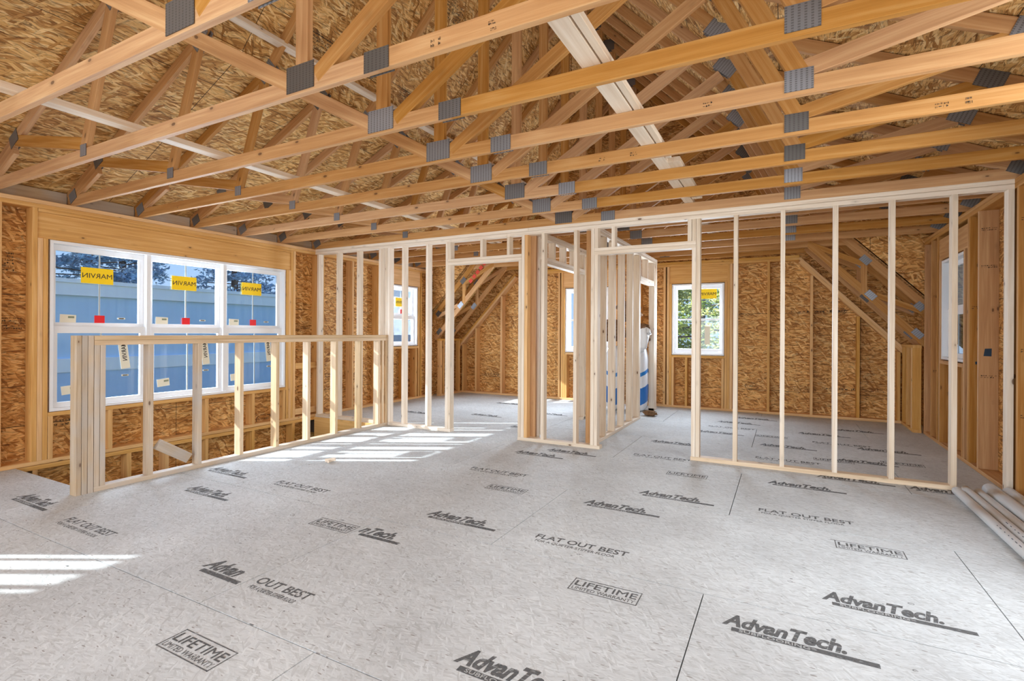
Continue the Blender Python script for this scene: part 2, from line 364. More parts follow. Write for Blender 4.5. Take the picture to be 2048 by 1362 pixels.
# ---- printing on the floor (children of the floor)
def flat(x, y, z=.0006, rz=0.0): return Matrix.Translation((x, y, z)) @ Matrix.Rotation(rz, 4, 'Z')
def adv(x, y, w=.52, s='AdvanTech.'):
    text_mesh('panel_print', s, .13, M['floor_ink'], floor, flat(x-.04, y+.045), bold=.005, shear=.3, width=w*.88)
    b = MB(); b.quadbox(0, w, 0, .03, 0, .0005, uvbox); o = b.build('panel_print_bar', M['floor_ink'], floor); o.location = (x, y, .0004)
    if w > .4: text_mesh('panel_print', 'SUBFLOORING', .028, M['print_gap'], floor, flat(x+.03, y+.006, .0012), width=w*.5)
def fob(x, y, w=.57, s='FLAT OUT BEST'):
    text_mesh('panel_print', s, .085, M['floor_ink'], floor, flat(x, y), bold=.0012, width=w)
    text_mesh('panel_print', 'FOR A QUIETER STIFFER FLOOR', .042, M['floor_ink'], floor, flat(x+.02, y-.05), width=w*.86)
def life(x, y, w=.34, h=.125):
    text_mesh('panel_print', 'LIFETIME', .07, M['floor_ink'], floor, flat(x+.015, y+.055), width=w-.03)
    text_mesh('panel_print', 'LIFETIME', .074, M['floor_ink'], floor, flat(x+.018, y+.053, .0008), width=w-.033)
    text_mesh('panel_print', 'LIMITED WARRANTY', .04, M['floor_ink'], floor, flat(x+.015, y+.014), width=w-.03)
    b = MB()
    for r in ((0, w, 0, .005), (0, w, h-.005, h), (0, .005, 0, h), (w-.005, w, 0, h)): b.quadbox(r[0], r[1], r[2], r[3], 0, .0005, uvbox)
    o = b.build('panel_print_frame', M['floor_ink'], floor); o.location = (x, y, .0004)
for x, y in ((.205, 2.80), (-.192, 2.35), (-1.07, 1.585), (-2.13, 2.80), (-1.265, 3.55), (-.965, 3.98), (-.078, 4.785), (.3, 5.215), (-4.154, 2.345),
             (-4.57, 2.78), (-2.46, 4.73), (-5.05, 1.61), (-1.33, 5.985), (-2.2, 4.98), (-.2, 6.4), (.45, 6.0), (.75, 6.7), (-.95, 6.9), (.2, 7.4), (-.8, 7.8), (.6, 7.9),
             (.95, 5.18), (1.25, 3.35), (-.6, 8.3), (-3.2, 6.0), (-4.2, 6.6), (-3.4, 7.2), (-4.5, 7.9), (-5.3, 6.3)): adv(x, y)
adv(-2.70, 1.60, .31, 'Advan'); adv(-2.32, 2.35, .31, 'nTech.'); fob(-2.335, 1.66, .37, 'OUT BEST')
for x, y in ((-1.344, 2.845), (-.154, 4.04), (-2.55, 4.0), (-3.72, 2.84), (-4.2, 1.6), (-1.37, 5.27), (-.25, 5.75), (.3, 6.9), (-.9, 7.4)): fob(x, y)
for x, y in ((-.935, 2.352), (.277, 3.56), (-2.21, 1.14), (-2.13, 3.545), (-.925, 4.68), (.27, 5.93), (-2.74, 2.33), (.85, 6.1), (-.3, 6.95)): life(x, y)
# small chalk rings, nail heads and marks
mk = MB()
for i in range(260):
    x = random.uniform(-4.6, 1.5); y = random.uniform(.9, 8) if i < 190 else random.choice((1.41, 2.62, 3.84, 5.04))+random.uniform(-.12, .12)
    r = random.uniform(.004, .012); n = 8; i0 = len(mk.v)
    if random.random() < .45:
        a0 = random.uniform(0, 6); 
        for k in range(n):
            a = a0+k*math.tau/n
            mk.v += [(x+math.cos(a)*r*1.6, y+math.sin(a)*r*1.2, .0008), (x+math.cos(a)*(r*1.6-.003), y+math.sin(a)*(r*1.2-.003), .0008)]
        for k in range(n):
            j = (k+1) % n; mk.f.append((i0+2*k, i0+2*j, i0+2*j+1, i0+2*k+1)); mk.uv.append([(0, 0)]*4)
    else:
        dx = r*random.uniform(.5, 1.4); dy = r*random.uniform(.3, .6)
        mk.v += [(x-dx, y-dy, .0008), (x+dx, y-dy*.5, .0008), (x+dx*.8, y+dy, .0008), (x-dx*.7, y+dy*.7, .0008)]
        mk.f.append((i0, i0+1, i0+2, i0+3)); mk.uv.append([(0, 0)]*4)
mk.build('nailing_marks', M['floor_ink'], floor)['kind'] = 'stuff'

# ------------------------------------------------------------------ outer wall sheathing
def wall_mesh(name, plane, lo, hi, holes, z0, z1, th, thick_dir, gable=None):
    """sheathing in the plane x=c or y=c with rectangular openings (a0,a1,z0,z1)"""
    m = MB(); ax, c = plane
    cuts = sorted({lo, hi, *[h[0] for h in holes], *[h[1] for h in holes]})
    for a0, a1 in zip(cuts[:-1], cuts[1:]):
        hs = sorted([h for h in holes if h[0] <= a0+1e-6 and h[1] >= a1-1e-6], key=lambda h: h[2]); z = z0
        segs = []
        for h in hs: segs.append((z, h[2])); z = h[3]
        segs.append((z, z1))
        for s0, s1 in segs:
            if s1-s0 < .001: continue
            t0, t1 = (c, c+th*thick_dir) if thick_dir > 0 else (c-th, c)
            if ax == 'x': m.quadbox(t0, t1, a0, a1, s0, s1, uvbox)
            else: m.quadbox(a0, a1, t0, t1, s0, s1, uvbox)
    o = m.build(name, M['wall_osb']); return setp(o, kind='structure')
LW = [(2.222, 4.82, .478, 2.112), (6.985, 7.73, 1.0, 2.105), (-.64, -.0, .478, 2.112)]
BW = [(-1.69, -.86, .895, 2.09), (-3.64, -2.8, .895, 2.09)]
RW = [(6.60, 7.45, .98, 2.1), (1.36, 4.28, .5, 2.1)]  # the second, unseen opening is added to go with the fill light
wall_mesh('wall_left', ('x', XL-D6), YR, YC, LW, -2.7, 2.47, .012, -1)
wall_mesh('wall_left_back', ('x', XL-D6), YC, 9.12, [], -.3, 1.585, .012, -1)
wall_mesh('wall_right', ('x', XR+D6), YR, YC, RW, -.3, 2.47, .012, 1)
wall_mesh('wall_right_back', ('x', XR+D6), YC, 9.12, [], -.3, 1.585, .012, 1)
# gable shaped back wall
XC = -2.245
def hip(u): return 3.50+1.02*(1.805-u) if u < 1.805 else 3.50-.465*(u-1.805)      # underside of the top chords
gb = MB(); 
cuts = sorted({XL-.15, XR+.15, XC, *[h[0] for h in BW], *[h[1] for h in BW]})
def topz(x): return 5.75-1.06*abs(x-XC)
for a0, a1 in zip(cuts[:-1], cuts[1:]):
    hs = [h for h in BW if h[0] <= a0+1e-6 and h[1] >= a1-1e-6]
    lo = [(-.3, None)] if not hs else [(-.3, hs[0][2]), (hs[0][3], None)]
    for s0, s1 in lo:
        i0 = len(gb.v); za, zb = (topz(a0), topz(a1)) if s1 is None else (s1, s1)
        P = [(a0, s0), (a1, s0), (a1, zb), (a0, za)]
        for yy in (YB+D6, YB+D6+.012):
            gb.v += [(p[0], yy, p[1]) for p in P]
        gb.f += [(i0, i0+1, i0+2, i0+3), (i0+7, i0+6, i0+5, i0+4)]; gb.uv += [[P[0], P[1], P[2], P[3]], [P[3], P[2], P[1], P[0]]]
        for k in range(4):
            j = (k+1) % 4; gb.f.append((i0+k, i0+4+k, i0+4+j, i0+j)); gb.uv.append([P[k], P[k], P[j], P[j]])
setp(gb.build('wall_back', M['wall_osb']), kind='structure')
# the rear end behind the camera stays open: corner returns only
setp(MB().box(XL-.15, XL+.7, YR-.02, YR, -.3, 2.47).build('wall_rear', M['wall_osb']), kind='structure')

# ------------------------------------------------------------------ roof sheathing
def roofslab(m, xa, za, xb, zb, y0, y1, th=.013):
    L = math.hypot(xb-xa, zb-za); i0 = len(m.v)
    nx, nz = -(zb-za)/L, (xb-xa)/L
    if nz < 0: nx, nz = -nx, -nz
    for yy in (y0, y1):
        m.v += [(xa, yy, za), (xb, yy, zb), (xb+nx*th, yy, zb+nz*th), (xa+nx*th, yy, za+nz*th)]
    F = [((0, 1, 5, 4), [(y0, 0), (y0, L), (y1, L), (y1, 0)]), ((3, 7, 6, 2), [(y0, 0), (y1, 0), (y1, L), (y0, L)]),
         ((0, 4, 7, 3), [(0, 0)]*4), ((1, 2, 6, 5), [(0, 0)]*4), ((0, 3, 2, 1), [(0, 0)]*4), ((4, 5, 6, 7), [(0, 0)]*4)]
    for f, u in F: m.f.append(tuple(i0+k for k in f)); m.uv.append(u)
rs = MB(); LO = .098; UP = .127
kz = 3.50+.105
for s in (-1, 1):
    roofslab(rs, XC+s*1.80, kz+.012, XC, 3.50+1.02*1.805+UP+.02, YR, YC)               # steep plane
    roofslab(rs, XC+s*1.79, kz+.006, XC+s*4.6, 3.50-.465*(4.6-1.805)+LO+.006, YR, YC)     # dormer plane
    roofslab(rs, XC, 5.79, XC+s*4.6, 5.79-1.06*4.6, YC, 9.3)
setp(rs.build('ceiling', M['roof_osb']), kind='structure')
# dormer cheeks above the steep roof at the far end
for s, nm in ((-1, 'wall_cheek_left'), (1, 'wall_cheek_right')):
    zd = lambda u: kz+.0-.465*(u-1.805); zbk = lambda u: 5.79-1.06*u; uc = 2.27
    v = []; f = []
    for Q in ([(0, 5.47), (1.805, kz), (uc, zd(uc)), (0, 5.80)], [(uc, zd(uc)), (4.2, zbk(4.2)), (4.2, zd(4.2)), (4.2, zd(4.2)+.01)]):
        i0 = len(v); n = len(Q)
        v += [(XC+s*u, yy, z) for yy in (YC, YC+.012) for u, z in Q]
        f += [tuple(i0+k for k in range(n)), tuple(i0+2*n-1-k for k in range(n))]+[(i0+k, i0+n+k, i0+n+(k+1) % n, i0+(k+1) % n) for k in range(n)]
    setp(mesh_obj(nm, v, f, [[(v[i][0], v[i][2]) for i in ff] for ff in f], M['wall_osb']), kind='structure')

# ---- stamps printed on the sheathing
def panel_mark(par, o, U, V, w, h, rows, box=True, seed=0, big=False):
    rnd = random.Random(seed); o = Vector(o)-Vector(par.location); U = Vector(U).normalized(); V = Vector(V).normalized(); v = []; f = []
    def q(u0, u1, v0, v1):
        i0 = len(v); v.extend(tuple(o+U*a+V*b_) for a, b_ in ((u0, v0), (u1, v0), (u1, v1), (u0, v1))); f.append((i0, i0+1, i0+2, i0+3))
    if box:
        e = .004
        for r_ in ((0, w, 0, e), (0, w, h-e, h), (0, e, 0, h), (w-e, w, 0, h), (w*.3, w*.3+e, 0, h)): q(*r_)
    rh = h/(rows+.6)
    for k in range(rows):
        v0 = rh*(.4+k); u = w*.04
        while u < w*.95:
            L = rnd.uniform(.006, .02)*(2.5 if big else 1)
            if rnd.random() < .8: q(u, min(u+L*.7, w*.98), v0+rh*rnd.uniform(0, .3), v0+rh*rnd.uniform(.45, .7))
            if rnd.random() < .5: q(u, u+L*.25, v0, v0+rh*.7)
            u += L
    ob = mesh_obj('panel_stamp', v, f, None, M['board_ink'], par); ob['kind'] = 'stuff'; return ob
marks = []
ceil = bpy.data.objects['ceiling']; nl = Vector((.465, 0, -1)).normalized(); nu = Vector((1.02, 0, -1)).normalized()
def low(x, y, w, h, rows, box=False, big=False, sd=0, side=-1):
    z = kz-.465*(abs(x-XC)-1.805)+.0055; V = Vector((-side*1, 0, .465)); n = Vector((-side*.465, 0, -1)).normalized()
    panel_mark(ceil, Vector((x, y, z))+n*.004, (0, 1, 0), V, w, h, rows, box, sd, big)
def upp(x, y, w, h, rows, box=True, sd=0):
    u = abs(x-XC); z = kz+.012+(3.50+1.02*1.805+UP+.02-kz-.012)*(1.80-u)/1.80
    panel_mark(ceil, Vector((x, y, z))+nu*.006, (0, 1, 0), (1, 0, 1.03), w, h, rows, box, sd)
low(-5.15, 1.35, .52, .10, 1, big=True, sd=1); low(-5.13, 1.95, .16, .08, 2, sd=2); low(-5.12, 2.2, .24, .06, 2, sd=3); low(-5.1, 2.5, .22, .05, 2, sd=4); low(-5.1, 3.1, .2, .06, 2, sd=5)
low(-6.05, 1.9, .35, .06, 2, sd=6); low(-6.08, 2.5, .4, .06, 3, sd=7); low(-6.05, 3.2, .35, .07, 3, sd=8); low(-5.9, 3.9, .3, .07, 3, sd=9)
upp(-3.82, 3.12, .36, .15, 5, sd=11); upp(-3.80, 3.80, .30, .13, 4, sd=12); upp(-3.80, 4.40, .26, .12, 5, sd=13); upp(-3.15, 4.30, .3, .2, 6, False, sd=14)
low(.40, 3.82, .35, .16, 3, big=True, sd=15, side=1); low(.45, 4.35, .3, .16, 3, sd=16, side=1); low(.9, 5.2, .3, .14, 3, True, sd=17, side=1)
wb_ = bpy.data.objects['wall_back']; wl_ = bpy.data.objects['wall_left']; YW = YB+D6-.0015; XW = XL-D6+.0015
for x, z, w, h, r_ in ((.12, .37, .33, .09, 4), (-.75, 1.53, .3, .06, 2), (.08, 1.57, .5, .07, 1), (.55, 1.58, .5, .06, 1), (.5, .39, .5, .09, 1), (1.0, .40, .3, .07, 2), (-5.62, .37, .28, .05, 1), (-4.4, .38, .3, .08, 3)):
    panel_mark(wb_, (x, YW, z), (1, 0, 0), (0, 0, 1), w, h, r_, False, int(x*100)+900, r_ == 1)
for y, z, w, h, r_ in ((1.90, 1.25, .17, .13, 5), (1.91, 1.78, .1, .2, 6), (5.05, 1.24, .3, .12, 5), (5.62, .5, .3, .12, 5), (6.2, .4, .3, .14, 3), (2.3, .3, .2, .1, 2)):
    panel_mark(wl_, (XW, y, z), (0, 1, 0), (0, 0, 1), w, h, r_, False, int(y*100))
def oval(par, c, U, a, b_):
    c = Vector(c)-Vector(par.location); U = Vector(U); v = []; f = []; n = 28
    for k in range(n):
        t_ = k*math.tau/n
        for q in (1, .9): v.append(tuple(c+U*math.cos(t_)*a*q+Vector((0, 0, 1))*math.sin(t_)*b_*(q if q == 1 else .86)))
    for k in range(n):
        j = (k+1) % n; f.append((2*k, 2*j, 2*j+1, 2*k+1))
    mesh_obj('panel_stamp', v, f, None, M['board_ink'], par)
for x, z in ((-.455, .415), (-5.24, .40), (.72, 1.60)):
    oval(wb_, (x, YW, z), (1, 0, 0), .105, .055)
    text_mesh('panel_stamp', 'NORBORD', .045, M['board_ink'], wb_, Matrix.Translation((x-.085, YW-.001, z-.016)) @ Matrix.Rotation(math.pi/2, 4, 'X'), width=.17)
oval(wl_, (XW, 4.58, .06), (0, 1, 0), .12, .07)
text_mesh('panel_stamp', 'NORBORD', .045, M['board_ink'], wl_, Matrix.Translation((XW+.001, 4.49, .05)) @ Matrix.Rotation(math.pi/2, 4, 'Z') @ Matrix.Rotation(math.pi/2, 4, 'X'), width=.18)

# ------------------------------------------------------------------ roof trusses
def plate_obj(root, x, z, w, h, ang=0.0):
    m = MB(); ca, sa = math.cos(ang), math.sin(ang)
    for y in (-.0022, T+.0022):
        i0 = len(m.v); e = .0012
        for yy in (y-e, y+e):
            for p, q in ((-w/2, -h/2), (w/2, -h/2), (w/2, h/2), (-w/2, h/2)): m.v.append((x+p*ca-q*sa, yy, z+p*sa+q*ca))
        q = [(0, 0), (w, 0), (w, h), (0, h)]
        for f, u in (((0, 1, 2, 3), q), ((7, 6, 5, 4), q[::-1]), ((0, 4, 5, 1), [(0, 0)]*4), ((1, 5, 6, 2), [(0, 0)]*4), ((2, 6, 7, 3), [(0, 0)]*4), ((3, 7, 4, 0), [(0, 0)]*4)):
            m.f.append(tuple(i0+k for k in f)); m.uv.append(u)
    return m.build('gusset_plate', M['plate'], root)
def member(root, name, xa, za, xb, zb, w=D4, mat='truss'):
    """2x4 on edge; xa,za..xb,zb is the line of its LOWER edge when drawn left to right"""
    a = Vector((xa, T/2, za)); b = Vector((xb, T/2, zb)); d = (b-a).normalized(); n = Vector((-d.z, 0, d.x))
    if n.z < 0: n = -n
    return MB().board(a+n*w/2, b+n*w/2, n, w, T-random.uniform(.0006, .003)).build(name, M[mat], root)
def gambrel(label):
    r = thing('roof_truss', label, 'roof truss', (0, 0, 0), 'gambrel roof trusses spanning the room')
    member(r, 'bottom_chord', XL-.14, HT, -1.67, HT); member(r, 'bottom_chord', -1.669, HT, XR+.14, HT)
    for s in (-1, 1):
        u1, u2 = 1.805, 4.35
        member(r, 'top_chord', XC+s*u1, 3.50, XC+s*u2, 3.50-.465*(u2-u1))
        member(r, 'top_chord', XC+s*u1, 3.50, XC+s*.0, 3.50+1.02*u1)
        ju = 3.36; jz = 3.50-.465*(ju-u1)
        member(r, 'heel_web', XC+s*ju, jz-.07, XC+s*3.78, HT+D4-.02)
        sx = -4.43 if s < 0 else .06
        member(r, 'web', sx, HT+D4-.01, XC+s*(ju-.02), jz-.01)
        member(r, 'web', sx-s*.03, HT+D4-.01, XC+s*(u1-.02), 3.50, w=D4)
        member(r, 'web', -2.17+s*.12, HT+.03, XC+s*(u1-.03), 3.45)
        plate_obj(r, sx, HT+.075, .085 if s < 0 else .13, .085 if s < 0 else .11)
        plate_obj(r, XC+s*u1, 3.555, .19, .15, s*-.75)
        plate_obj(r, XC+s*ju, jz+.055, .15, .12, s*-.43)
        plate_obj(r, XC+s*3.84, HT+.085, .13, .1, s*-.43); plate_obj(r, XC+s*4.0, HT+.05, .1, .08)
    a = Vector((-2.175, T/2, HT+D4)); MB().board(a, (-2.175, T/2, 5.25), (1, 0, 0), D4, T-.0035).build('king_post', M['truss'], r)
    plate_obj(r, -2.18, HT+.08, .2, .135); plate_obj(r, -1.67, HT+.045, .15, .1); plate_obj(r, XC, 5.36, .2, .16)
    return r
order = ['first', 'second', 'third', 'fourth', 'fifth', 'sixth', 'seventh']
tr0 = None
for k in range(-1, 12):
    y = 1.205+.587*(k+1)
    n = k+1
    if n < 7: lab = order[n]+' roof truss of the main room counting from the near end'
    else: lab = order[n-7]+' roof truss behind the stud partition, over the back room'
    if tr0 is None: tr0 = t_ = gambrel(lab)
    else: t_ = copytree(tr0); t_['label'] = lab
    t_.location = (0, y, 0)
    TR = globals().setdefault('TR', []); TR.append(t_)

def attic(label, y, strap=False):
    r = thing('attic_truss', label, 'roof truss', (0, y, 0), 'steep attic trusses against the back gable')
    member(r, 'bottom_chord', -4.77, HT, .285, HT)
    for s in (-1, 1):
        X = lambda u: XC+s*u
        member(r, 'top_chord', X(0), 5.63, X(4.05), 5.63-1.06*4.05)
        member(r, 'ceiling_chord', X(2.50), 2.50, X(3.83), 2.50-1.06*1.33)
        member(r, 'web', X(3.22), 1.80, X(3.22)+s*.001, 2.2, w=.07); member(r, 'web', X(2.5), 2.5, X(3.2), 2.15, w=.07)
        member(r, 'web', X(3.30), 1.75, X(3.8), 1.52, w=.07)
        plate_obj(r, X(3.26), 1.78, .13, .085, s*-.8); plate_obj(r, X(3.20), 2.25, .13, .09, s*-.8)
        plate_obj(r, X(3.78), 1.62, .11, .09, s*-.8); plate_obj(r, X(3.76), 1.27, .13, .08, s*-.8)
    if strap:
        for i in range(7):
            u = 2.55+i*.075; z = 2.72-1.06*(u-2.55)+.02
            MB().board((XC-u, -.004, z), (XC-u-.052, -.004, z-.055), (1, 0, 1), .07, .004).build('red_stripe', M['redstrap'], r)
    return r
attic('attic truss beside the far dormers, red stripes on its left slope', 8.24, True)
attic('attic truss directly against the back gable wall', 8.72)

def lateral(label, x0, x1, z0, z1, y0, y1, mat='pale', group='lateral boards nailed along the trusses'):
    o = MB().box(-(x1-x0)/2, (x1-x0)/2, 0, y1-y0, 0, z1-z0).build('brace_board', M[mat]); o.location = ((x0+x1)/2, y0, z0)
    return setp(o, label, 'brace board', group)
zb = HT+D4+.0005
lateral('long pale board laid along the chords on the left side', -3.80, -3.71, zb, zb+T, .2, 8.1)
lateral('wide pale board on the chords, near length, bark along its edge', -.885, -.79, zb, zb+T, .9, 4.35)
lateral('narrow pale board beside the wide one, with bark edge', -.78, -.742, zb, zb+T, .9, 3.9)
lateral('far wide pale board continuing past the overlap', -.885, -.80, zb, zb+T, 4.36, 8.1)
lateral('short rounded board end overlapping on the chords', -.79, -.70, zb, zb+T, 4.0, 5.2)
lateral('pale brace board under the steep left roof slope', -3.90, -3.81, 3.72, 3.758, .4, 8.1)

for k, x, z, w, h in ((1, -1.07, 2.50, .035, .028), (1, -1.06, 2.475, .03, .02), (1, -1.36, 2.48, .02, .05), (1, -1.32, 2.48, .012, .055), (4, -1.19, 2.487, .05, .04), (4, -.96, 2.487, .05, .045), (4, .72, 2.487, .06, .04), (4, .85, 2.48, .03, .06), (3, -.4, 2.487, .05, .04), (3, -5.4, 2.485, .03, .03), (5, -5.5, 2.485, .03, .03)):
    panel_mark(TR[k], (x, TR[k].location.y-.0012, z), (1, 0, 0), (0, 0, 1), w, h, 2, False, int(abs(x)*97)).name = 'pencil_mark'

# ------------------------------------------------------------------ front stud partition
pr = thing('stud_partition', 'long bare stud partition crossing the room with two door openings', 'stud wall', ((XL+XR)/2, YP+D4/2, 0), 'bare stud partitions')
R = Rel(pr); y0, y1 = YP, YP+D4
R.bx('top_plate', M['pale'], XL, -2.62, y0, y1, HT-T, HT); R.bx('top_plate', M['pale'], -2.618, XR, y0, y1, HT-T, HT)
R.bx('top_plate', M['pale'], XL, -2.9, y0, y1, HT-2*T-.002, HT-T-.002); R.bx('top_plate', M['pale'], -2.898, XR, y0, y1, HT-2*T-.002, HT-T-.002)
zt = HT-2*T-.002
R.bx('bottom_plate', M['pale'], XL, HX1, y0+.015, y1+.015, 0.0, T); R.bx('bottom_plate', M['pale'], -4.713, -3.70, y0, y1, 0, T)
R.bx('bottom_plate', M['pale'], -2.745, -1.75, y0, y1, 0, T); R.bx('bottom_plate', M['knee'], -.815, 1.235, y0, y1, 0, T)
for x in (-6.085, -5.69, -5.295, -4.89, -4.775, -4.735, -4.485, -4.09, -3.78, -2.704, -2.45, -2.057, -1.858, -.77, -.43, -.032, .38, .787, 1.195, 1.533):
    R.bx('stud', M['pale'], x, x+T, y0, y1, T if x > -4.7 and x != 1.533 and x != -.77+9 else (T if x < -4.7 else 0.0), zt)
for x in (-3.742, -2.744, -1.818, -.81): R.bx('jack_stud', M['pale'], x, x+T, y0, y1, T, 2.10)
R.bx('stud', M['wall'], -2.664, -2.626, y0, y1, T, zt)
for a, b_ in ((-3.742, -2.706), (-1.82, -.772)):
    R.bx('header', M['pale'], a, b_, y0, y1, 2.10, 2.137); R.bx('header', M['pale'], a, b_, y0, y1, 2.138, 2.175)
for x in (-3.742, -3.27, -2.90, -1.818, -1.63, -.852, -.81): R.bx('cripple_stud', M['pale'], x, x+T, y0, y1, 2.175, zt)

# closet side walls
def side_wall(label, x0, x1, ya, yb, studs, door, yplate, mat='pale'):
    r = thing('stud_partition', label, 'stud wall', ((x0+x1)/2, (ya+yb)/2, 0), 'bare stud partitions'); Q = Rel(r); m = M[mat]
    Q.bx('top_plate', m, x0, x1, ya, yb, HT-T, HT); Q.bx('top_plate', m, x0, x1, ya, yb, zt, HT-T-.002)
    for a, b_ in yplate: Q.bx('bottom_plate', m, x0, x1, a, b_, 0, T)
    for i, y in enumerate(studs): Q.bx('stud', M['truss'] if i == 0 else m, x0, x1, y, y+T, T, zt)
    da, db, dz = door
    Q.bx('header', m, x0, x1, da, db, dz, dz+T); Q.bx('header', m, x0, x1, da, db, dz+T+.001, dz+2*T)
    n = max(2, int((db-da)/.35)); 
    for i in range(n+1):
        y = da+(db-da-T)*i/n; Q.bx('cripple_stud', m, x0, x1, y, y+T, dz+2*T, zt)
    for y in (da-T, db): Q.bx('jack_stud', m, x0, x1, y, y+T, T if y < da else 0, dz+.0)
    return r
side_wall('stud wall running back from the narrow bay, with low doorway header', -2.652, -2.563, y1+.002, 7.5, [5.415, 5.50, 7.26, 7.40], (5.60, 7.08, 2.10), [(y1+.002, 5.54), (7.0, 7.5)])
side_wall('stud wall of closely set studs in front of the insulation bags', -1.945, -1.856, y1+.002, 8.6, [5.415, 5.60, 5.85, 6.22, 6.63, 7.05, 7.42, 8.46, 8.55], (7.50, 8.40, 2.02), [(y1+.002, 7.52), (8.4, 8.6)])

# ------------------------------------------------------------------ guard wall round the stairwell
kr = thing('guard_wall', 'low bare stud guard wall along the stairwell', 'guard wall', (-4.76, 3.6, 0)); R = Rel(kr); x0, x1 = -4.804, -4.715
R.bx('top_plate', M['knee'], x0, x1, 1.985, 5.31, 1.177, 1.214); R.bx('top_plate', M['knee'], x0, x1, 1.985, 5.31, 1.139, 1.176)
R.bx('bottom_plate', M['grey'], x0, x1, 1.985, 5.31, 0, T)
for y in (1.868, 1.907, 1.946): R.bx('post_stud', M['grey'], x0, x1, y, y+T-.002, 0, 1.214)
for y in (1.986, 2.025): R.bx('post_stud', M['grey'], x0, x1, y, y+T-.002, T, 1.139)
for i, y in enumerate((2.37, 2.78, 3.19, 3.595, 4.0, 4.40, 4.795, 5.13, 5.20, 5.27)): R.bx('stud', M['grey'] if i < 2 else M['knee'], x0, x1, y, y+T, T, 1.139)

# ------------------------------------------------------------------ outer wall framing
def frame(label, ax, c, out, segs, zs=0.0): pass
lf = thing('wall_framing', 'framing of the left wall with the big header over the triple window', 'wall framing', (XL-.07, 3, 0), 'outer wall framing'); R = Rel(lf); m = M['wall']
x0, x1 = XL-D6, XL
R.bx('top_plate', m, x0, x1, YR, YC, HT-T, HT); R.bx('top_plate', m, x0, x1, YR, YC, zt, HT-T-.001)
R.bx('bottom_plate', m, x0, x1, YR, YC, 0.001, T)
for y in (-2.9, -2.3, -1.70, -.68, .02, .06, .62, 1.02, 1.43, 1.845, 2.091, 4.895, 4.935): R.bx('stud', m, x0, x1, y, y+T, T, zt)
for y in (2.1305, 2.170, 4.824, 4.860): R.bx('jack_stud', m, x0, x1, y, y+T-.0005, T, 2.112)
for z, hh, ya, yb in ((2.112, .245, 2.131, 4.893),): R.bx('window_header', m, x0+.03, x1-.012, ya, yb, z, z+hh)
R.bx('header_plate', m, x0, x1, 2.131, 4.893, 2.358, zt-.001)
R.bx('window_header', m, x0+.03, x1-.012, -.64, .02, 2.112, 2.112+.27)
R.bx('rough_sill', m, x0, x1, 2.209, 4.823, .438, .476); R.bx('rough_sill', m, x0, x1, -.64, .02, .438, .476)
for y in (2.211, 2.70, 3.07, 3.70, 4.31, 4.775): R.bx('cripple_stud', m, x0, x1, y, y+T, T, .438)
# window two region
for y in (5.37, 5.45, 6.05, 6.64, 6.86, 7.80, 8.12): R.bx('stud', m, x0, x1, y, y+T, T, zt)
for y in (6.94, 7.74): R.bx('jack_stud', m, x0, x1, y, y+T, T, 2.11)
R.bx('window_header', m, x0+.03, x1-.012, 6.90, 7.80, 2.112, zt-.001)
R.bx('rough_sill', m, x0, x1, 6.98, 7.74, .95, .99)
for y in (6.99, 7.34, 7.66): R.bx('cripple_stud', m, x0, x1, y, y+T, T, .95)
for z in (.72, .07): R.bx('blocking', m, x1-T, x1, 4.975, 5.37, z, z+.085)
for k in range(12): R.bx('eave_blocking', M['grey'], x0+.02, x0+.058, 1.205+.587*k+T+.004, 1.205+.587*(k+1)-.004, HT+.001, HT+.122)
R.bx('eave_blocking', M['grey'], x0+.02, x0+.058, YR, 1.2, HT+.001, HT+.122)
# storey band below, seen down the stairwell
bf = thing('stairwell_framing', 'framing of the left wall below floor level inside the stairwell', 'wall framing', (XL-.07, 3.6, -2.6), 'outer wall framing'); R = Rel(bf); x0 = XL-D6+.004
R.bx('top_plate', m, x0, x1, 1.9, 5.33, -.045, -.003); R.bx('ledger', m, x0, x1, 1.9, 5.33, -.38, -.34)
for y in (2.10, 2.875, 3.25, 3.70, 4.31, 4.93): R.bx('cripple_stud', m, x0, x1, y, y+T, -.34, -.045)
for y in (2.0, 2.6, 3.2, 3.8, 4.4, 5.0): R.bx('stud', m, x0, x1, y, y+T, -2.6, -.38)

x0 = XL-D6
rf = thing('wall_framing', 'dark orange framing of the right wall round its narrow window', 'wall framing', (XR+.07, 6.5, 0), 'outer wall framing'); R = Rel(rf); mr = M['truss']
x0, x1 = XR, XR+D6
R.bx('top_plate', mr, x0, x1, YR, YC, HT-T, HT); R.bx('top_plate', mr, x0, x1, YR, YC, zt, HT-T-.001); R.bx('bottom_plate', mr, x0, x1, YR, YC, .001, T)
for y in (-2.9, -2.3, -1.7, -1.1, -.5, .1, .7, 1.30, 4.3, 4.87, 5.24, 5.42, 6.13, 6.39, 6.43, 7.55, 7.82, 8.15): R.bx('stud', mr, x0, x1, y, y+T, T, zt)
for y in (6.555, 7.46): R.bx('jack_stud', mr, x0, x1, y, y+T, T, 2.11)
R.bx('window_header', mr, x0+.012, x1-.03, 6.47, 7.55, 2.11, 2.35); R.bx('rough_sill', mr, x0, x1, 6.595, 7.46, .93, .97)
for y in (6.6, 7.0, 7.42): R.bx('cripple_stud', mr, x0, x1, y, y+T, T, .93)
R.bx('window_header', mr, x0+.012, x1-.03, 1.34, 4.30, 2.11, 2.35); R.bx('rough_sill', mr, x0, x1, 1.34, 4.30, .46, .498)  # framing round the unseen opening added for the fill light
for y in (1.5, 2.1, 2.7, 3.3, 3.9): R.bx('cripple_stud', mr, x0, x1, y, y+T, T, .46)

